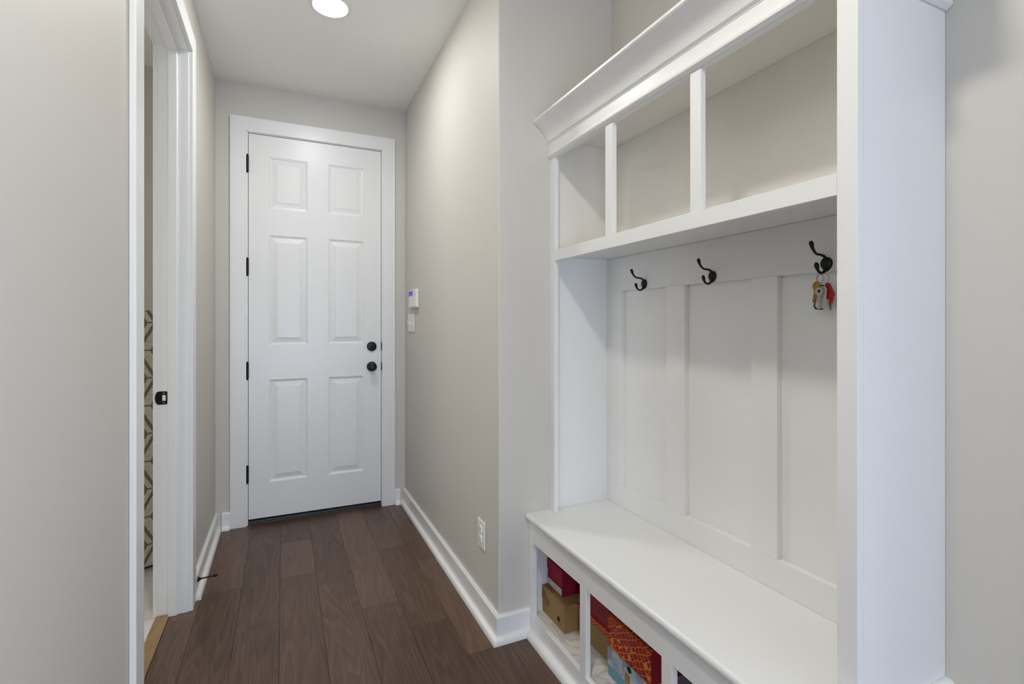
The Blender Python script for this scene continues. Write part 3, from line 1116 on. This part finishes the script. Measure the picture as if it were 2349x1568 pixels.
lathe(bm, [(0, 0.0006), (0.0036, 0.0006), (0.0036, 0)], (HX - 0.0096, 0.8420, kz0 - 0.0215), (-1, 0, 0), 14)
obj('key_hole', bm, M_DARK, kb)


# ------------------------------------------------------------------ shoe boxes
def shoe_box(name, x0, x1, y0, y1, z0, z1, lid_z, m_body, m_lid, label, over=0.002):
    e = empty(name, ((x0 + x1) / 2, (y0 + y1) / 2, z0))
    tag(e, label, 'shoe box', 'shoe boxes under the bench')
    bobj('box_body', (x0 + over, x1 - over, y0 + over, y1 - over, z0, lid_z + 0.02 if lid_z + 0.02 < z1 - 0.002 else z1 - 0.002), m_body, e, bev=0.001)
    # lid: top plate and four skirts
    bm = bmesh.new()
    t = over * 0.9
    box(bm, x0, x1, y0, y1, z1 - 0.0018, z1)
    for b in ((x0, x0 + t, y0, y1), (x1 - t, x1, y0, y1), (x0 + t, x1 - t, y0, y0 + t), (x0 + t, x1 - t, y1 - t, y1)):
        box(bm, *b, lid_z, z1 - 0.0018)
    obj('box_lid', bm, m_lid, e)
    return e


SZ = 0.0803
kraft = shoe_box('shoe_box', 0.965, 1.255, 1.632, 1.811, SZ, 0.185, 0.135, M_KRAFT, M_KRAFT,
                 'brown kraft shoe box with a round hole, under the crimson box')
crim = shoe_box('shoe_box', 0.990, 1.275, 1.691, 1.8125, 0.1853, 0.289, 0.250, M_RED, M_RED,
                'crimson shoe box with a white sticker on top of the kraft box')
tanb = shoe_box('shoe_box', 1.022, 1.300, 1.402, 1.626, SZ, 0.187, 0.165, M_TAN, M_ORANGE,
                'tan shoe box with an orange patterned lid, under the ribbed red box')
rib = shoe_box('shoe_box', 1.026, 1.296, 1.432, 1.620, 0.1873, 0.278, 0.240, M_RIB, M_RIB,
               'ribbed red shoe box lying on the tan box')
blue = shoe_box('shoe_box', 0.988, 1.280, 1.176, 1.388, SZ, 0.178, 0.119, M_TEAL, M_PASTEL,
                'teal shoe box with a pastel printed lid, under the orange box')
oran = shoe_box('shoe_box', 0.989, 1.282, 1.172, 1.386, 0.1783, 0.284, 0.240, M_ORANGE, M_ORANGE,
                'orange and red lattice-patterned shoe box on top of the teal box')
bobj('side_print', (0.9905, 1.281, 1.1714, 1.1719, 0.1800, 0.2825), M_RED2, oran, bev=0)['label'] = 'plain dark red end of the box'
darkb = shoe_box('shoe_box', 1.000, 1.285, 0.780, 0.975, SZ, 0.195, 0.150, M_RED2, M_RED2,
                 'low dark red shoe box in the bay nearest the camera')


def disc_x(name, x, y, z, ry, rz, m, parent):
    """thin disc facing -x"""
    bm = bmesh.new()
    a_ = [bm.verts.new((x, y + ry * math.cos(2 * math.pi * k / 28), z + rz * math.sin(2 * math.pi * k / 28))) for k in range(28)]
    b_ = [bm.verts.new((v.co.x - 0.0005, v.co.y, v.co.z)) for v in a_]
    bm.faces.new(a_)
    bm.faces.new(b_[::-1])
    for k in range(28):
        bm.faces.new((a_[k], a_[(k + 1) % 28], b_[(k + 1) % 28], b_[k]))
    return obj(name, bm, m, parent)


disc_x('finger_hole', 0.9652, 1.676, 0.116, 0.0085, 0.0095, M_DARK, kraft)
disc_x('finger_hole', 0.9882, 1.272, 0.167, 0.0105, 0.0105, M_DARK, blue)
M_INK = mat('printed_ink', srgb(58, 42, 26), 0.7, bump=0.02)
M_INK2 = mat('printed_ink_faint', srgb(122, 92, 60), 0.7, bump=0.02)
M_STICK = mat('white_sticker', srgb(206, 202, 198), 0.6, bump=0.02)
M_INKG = mat('sticker_grey_ink', srgb(120, 116, 118), 0.7, bump=0.02)
# paw-like dot clusters printed on the kraft lid (front and top)
bm = bmesh.new()
random.seed(3)


def dot_front(y, z, r_):
    a_ = [bm.verts.new((0.9648, y + r_ * math.cos(2 * math.pi * k / 7), z + r_ * math.sin(2 * math.pi * k / 7))) for k in range(7)]
    bm.faces.new(a_)


def dot_top(x, y, r_):
    a_ = [bm.verts.new((x + r_ * math.cos(2 * math.pi * k / 7), y + r_ * math.sin(2 * math.pi * k / 7), 0.1852)) for k in range(7)]
    bm.faces.new(a_)


for (cy_, cz_, R_) in ((1.790, 0.158, 0.013), (1.762, 0.139, 0.013)):
    for ring_r, nn in ((R_, 11), (R_ * 0.55, 6), (0, 1)):
        for k in range(nn):
            a = 2 * math.pi * (k + 0.3) / nn
            dot_front(cy_ + ring_r * math.cos(a), cz_ + ring_r * math.sin(a), random.uniform(0.0016, 0.0026))
for (cx_, cy_, R_) in ((0.976, 1.795, 0.009), (0.977, 1.770, 0.010), (0.979, 1.745, 0.009)):
    for ring_r, nn in ((R_, 9), (R_ * 0.5, 5)):
        for k in range(nn):
            a = 2 * math.pi * (k + 0.3) / nn
            dot_top(cx_ + ring_r * math.cos(a), cy_ + ring_r * math.sin(a), random.uniform(0.0016, 0.0026))
obj('printed_dots', bm, M_INK, kraft)
bm = bmesh.new()
for k, (a, b) in enumerate(((1.680, 1.672), (1.667, 1.664), (1.661, 1.653), (1.650, 1.645))):
    zz = 0.0985
    box(bm, 0.9666, 0.9668, b, a, zz, zz + 0.0035)
obj('printed_mark', bm, M_INK2, kraft)
st = bobj('sticker', (0.9895, 0.9899, 1.694, 1.8095, 0.190, 0.2145), M_STICK, crim, bev=0)
bm = bmesh.new()
random.seed(5)
for row in range(4):
    zz = 0.1935 + row * 0.005
    yy2 = 1.804
    while yy2 > 1.705:
        ln = random.uniform(0.004, 0.014)
        if random.random() < 0.7:
            box(bm, 0.98935, 0.98955, yy2 - ln, yy2, zz, zz + 0.0014)
        yy2 -= ln + 0.004
obj('sticker_print', bm, M_INKG, st)


def lettering(text, x, y, z, size, m, parent):
    cu = bpy.data.curves.new('lettering', 'FONT')
    cu.body = text
    cu.size = size
    cu.extrude = 0.0002
    tmp = bpy.data.objects.new('lettering_curve', cu)
    me = bpy.data.meshes.new_from_object(tmp)
    bpy.data.objects.remove(tmp)
    me.materials.clear()
    me.materials.append(m)
    o = bpy.data.objects.new('lettering', me)
    COL.objects.link(o)
    o.location = (x, y, z)
    o.rotation_euler = (math.pi / 2, 0, -math.pi / 2)
    attach(o, parent)
    return o


lettering('Cr', 1.0235, 1.432, 0.100, 0.024, M_INK, tanb)
M_YEL = mat('printed_yellow', srgb(206, 186, 60), 0.6, bump=0.02)
bobj('printed_patch', (0.9874, 0.9879, 1.3045, 1.3125, 0.139, 0.150), M_YEL, blue, bev=0)
bobj('printed_patch', (0.9874, 0.9879, 1.268, 1.294, 0.120, 0.150), M_TAN, blue, bev=0)
bm = bmesh.new()
for k in range(6):
    y_ = 1.347 - 0.007 * k
    box(bm, 0.9873, 0.9878, y_ - 0.003, y_, 0.138 + 0.002 * (k % 2), 0.1395 + 0.002 * (k % 2))
obj('printed_mark', bm, M_INKG, blue)

# ------------------------------------------------------------------ wall devices
# alarm keypad
kp = empty('alarm_keypad', (XR, 3.20, 1.415))
tag(kp, 'white alarm keypad with a lit blue screen above the light switches', 'keypad')
bobj('housing', (XR - 0.021, XR - 0.0004, 3.095, 3.30, 1.357, 1.475), M_PLAST, kp, bev=0.006, seg=4)
bobj('button_door', (XR - 0.0245, XR - 0.0205, 3.115, 3.240, 1.366, 1.430), M_PLAST, kp, bev=0.002)
M_LCDF = mat('lcd_bezel', srgb(206, 200, 228), 0.3, bump=0.01)
bobj('screen_bezel', (XR - 0.0228, XR - 0.0205, 3.170, 3.292, 1.433, 1.470), M_LCDF, kp, bev=0.001)
bobj('screen', (XR - 0.0236, XR - 0.0227, 3.185, 3.280, 1.438, 1.465), emit('lcd_blue', srgb(62, 36, 170), 0.35), kp, bev=0.0003)
bm = bmesh.new()
lathe(bm, [(0, 0.0008), (0.002, 0.0006), (0.0024, 0)], (XR - 0.0212, 3.14, 1.444), (-1, 0, 0), 10)
obj('indicator', bm, M_DARK, kp)
# three-gang toggle switch
sw = empty('light_switch', (XR, 3.30, 1.26))
tag(sw, 'white three-gang toggle switch plate below the alarm keypad', 'light switch')
bobj('plate', (XR - 0.006, XR - 0.0004, 3.215, 3.385, 1.200, 1.318), M_PLAST, sw, bev=0.003, seg=3)
for k, up in enumerate((False, False, True)):
    yc_ = 3.254 + 0.046 * k
    bobj('toggle_slot', (XR - 0.0068, XR - 0.0058, yc_ - 0.006, yc_ + 0.006, 1.246, 1.272), M_PLAST, sw, bev=0.0003)
    s_ = 1 if up else -1
    prism('toggle', [(XR - 0.0062, 1.259 - 0.004), (XR - 0.019, 1.259 + s_ * 0.010 - 0.003), (XR - 0.020, 1.259 + s_ * 0.011 + 0.002), (XR - 0.018, 1.259 + s_ * 0.010 + 0.003), (XR - 0.0062, 1.259 + 0.004)], 'Y', yc_ - 0.0045, yc_ + 0.0045, M_PLAST, sw, bev=0.0006)
# duplex outlet
ou = empty('wall_outlet', (XR, 2.002, 0.354))
tag(ou, 'white duplex wall outlet low on the right wall', 'outlet')
bobj('plate', (XR - 0.007, XR - 0.0004, 1.961, 2.043, 0.294, 0.413), M_PLAST, ou, bev=0.004, seg=3)
for zc in (0.333, 0.374):
    bm = bmesh.new()
    pts = []
    for k in range(24):
        a = 2 * math.pi * k / 24
        pts.append((2.002 + max(-0.0145, min(0.0145, 0.0175 * math.cos(a))), zc + 0.0165 * math.sin(a)))
    a_ = [bm.verts.new((XR - 0.0068, p[0], p[1])) for p in pts]
    b_ = [bm.verts.new((XR - 0.0105, p[0], p[1])) for p in pts]
    c_ = [bm.verts.new((XR - 0.0112, 2.002 + (p[0] - 2.002) * 0.93, zc + (p[1] - zc) * 0.93)) for p in pts]
    for q_, r_ in ((a_, b_), (b_, c_)):
        for k in range(24):
            bm.faces.new((q_[k], q_[(k + 1) % 24], r_[(k + 1) % 24], r_[k]))
    bm.faces.new(a_)
    bm.faces.new(c_)
    soc = obj('socket', bm, M_PLAST, ou)
    for dy in (-0.0055, 0.0055):
        bobj('slot', (XR - 0.0114, XR - 0.0109, 2.002 + dy - 0.001, 2.002 + dy + 0.001, zc - 0.001, zc + 0.007), M_DARK, soc, bev=0)
    disc_x('ground_hole', XR - 0.0109, 2.002, zc - 0.007, 0.0024, 0.0024, M_DARK, soc)
bm = bmesh.new()
lathe(bm, [(0, 0.0012), (0.002, 0.001), (0.003, 0)], (XR - 0.007, 2.002, 0.3535), (-1, 0, 0), 12)
obj('screw', bm, M_PLAST, ou)

# ------------------------------------------------------------------ fabric panel in the tiled room
fs = empty('fabric_screen', (-0.66, 3.035, 0.0))
tag(fs, 'tall cream fabric screen with taupe zigzag lattice standing on the white tiles', 'screen')
fs.rotation_euler = (0, 0, math.radians(26))
bobj('fabric_panel', (-0.20, 0.24, 0.0, 0.035, 0.030, 1.322), M_FABRIC, fs, bev=0.006, seg=3, local=True)
bobj('base_rail', (-0.19, 0.23, 0.006, 0.029, 0.018, 0.0302), M_SILL, fs, bev=0.001, local=True)
for xx in (-0.15, 0.18):
    bobj('foot', (xx, xx + 0.02, -0.02, 0.12, 0.0022, 0.0182), M_SILL, fs, bev=0.002, local=True)
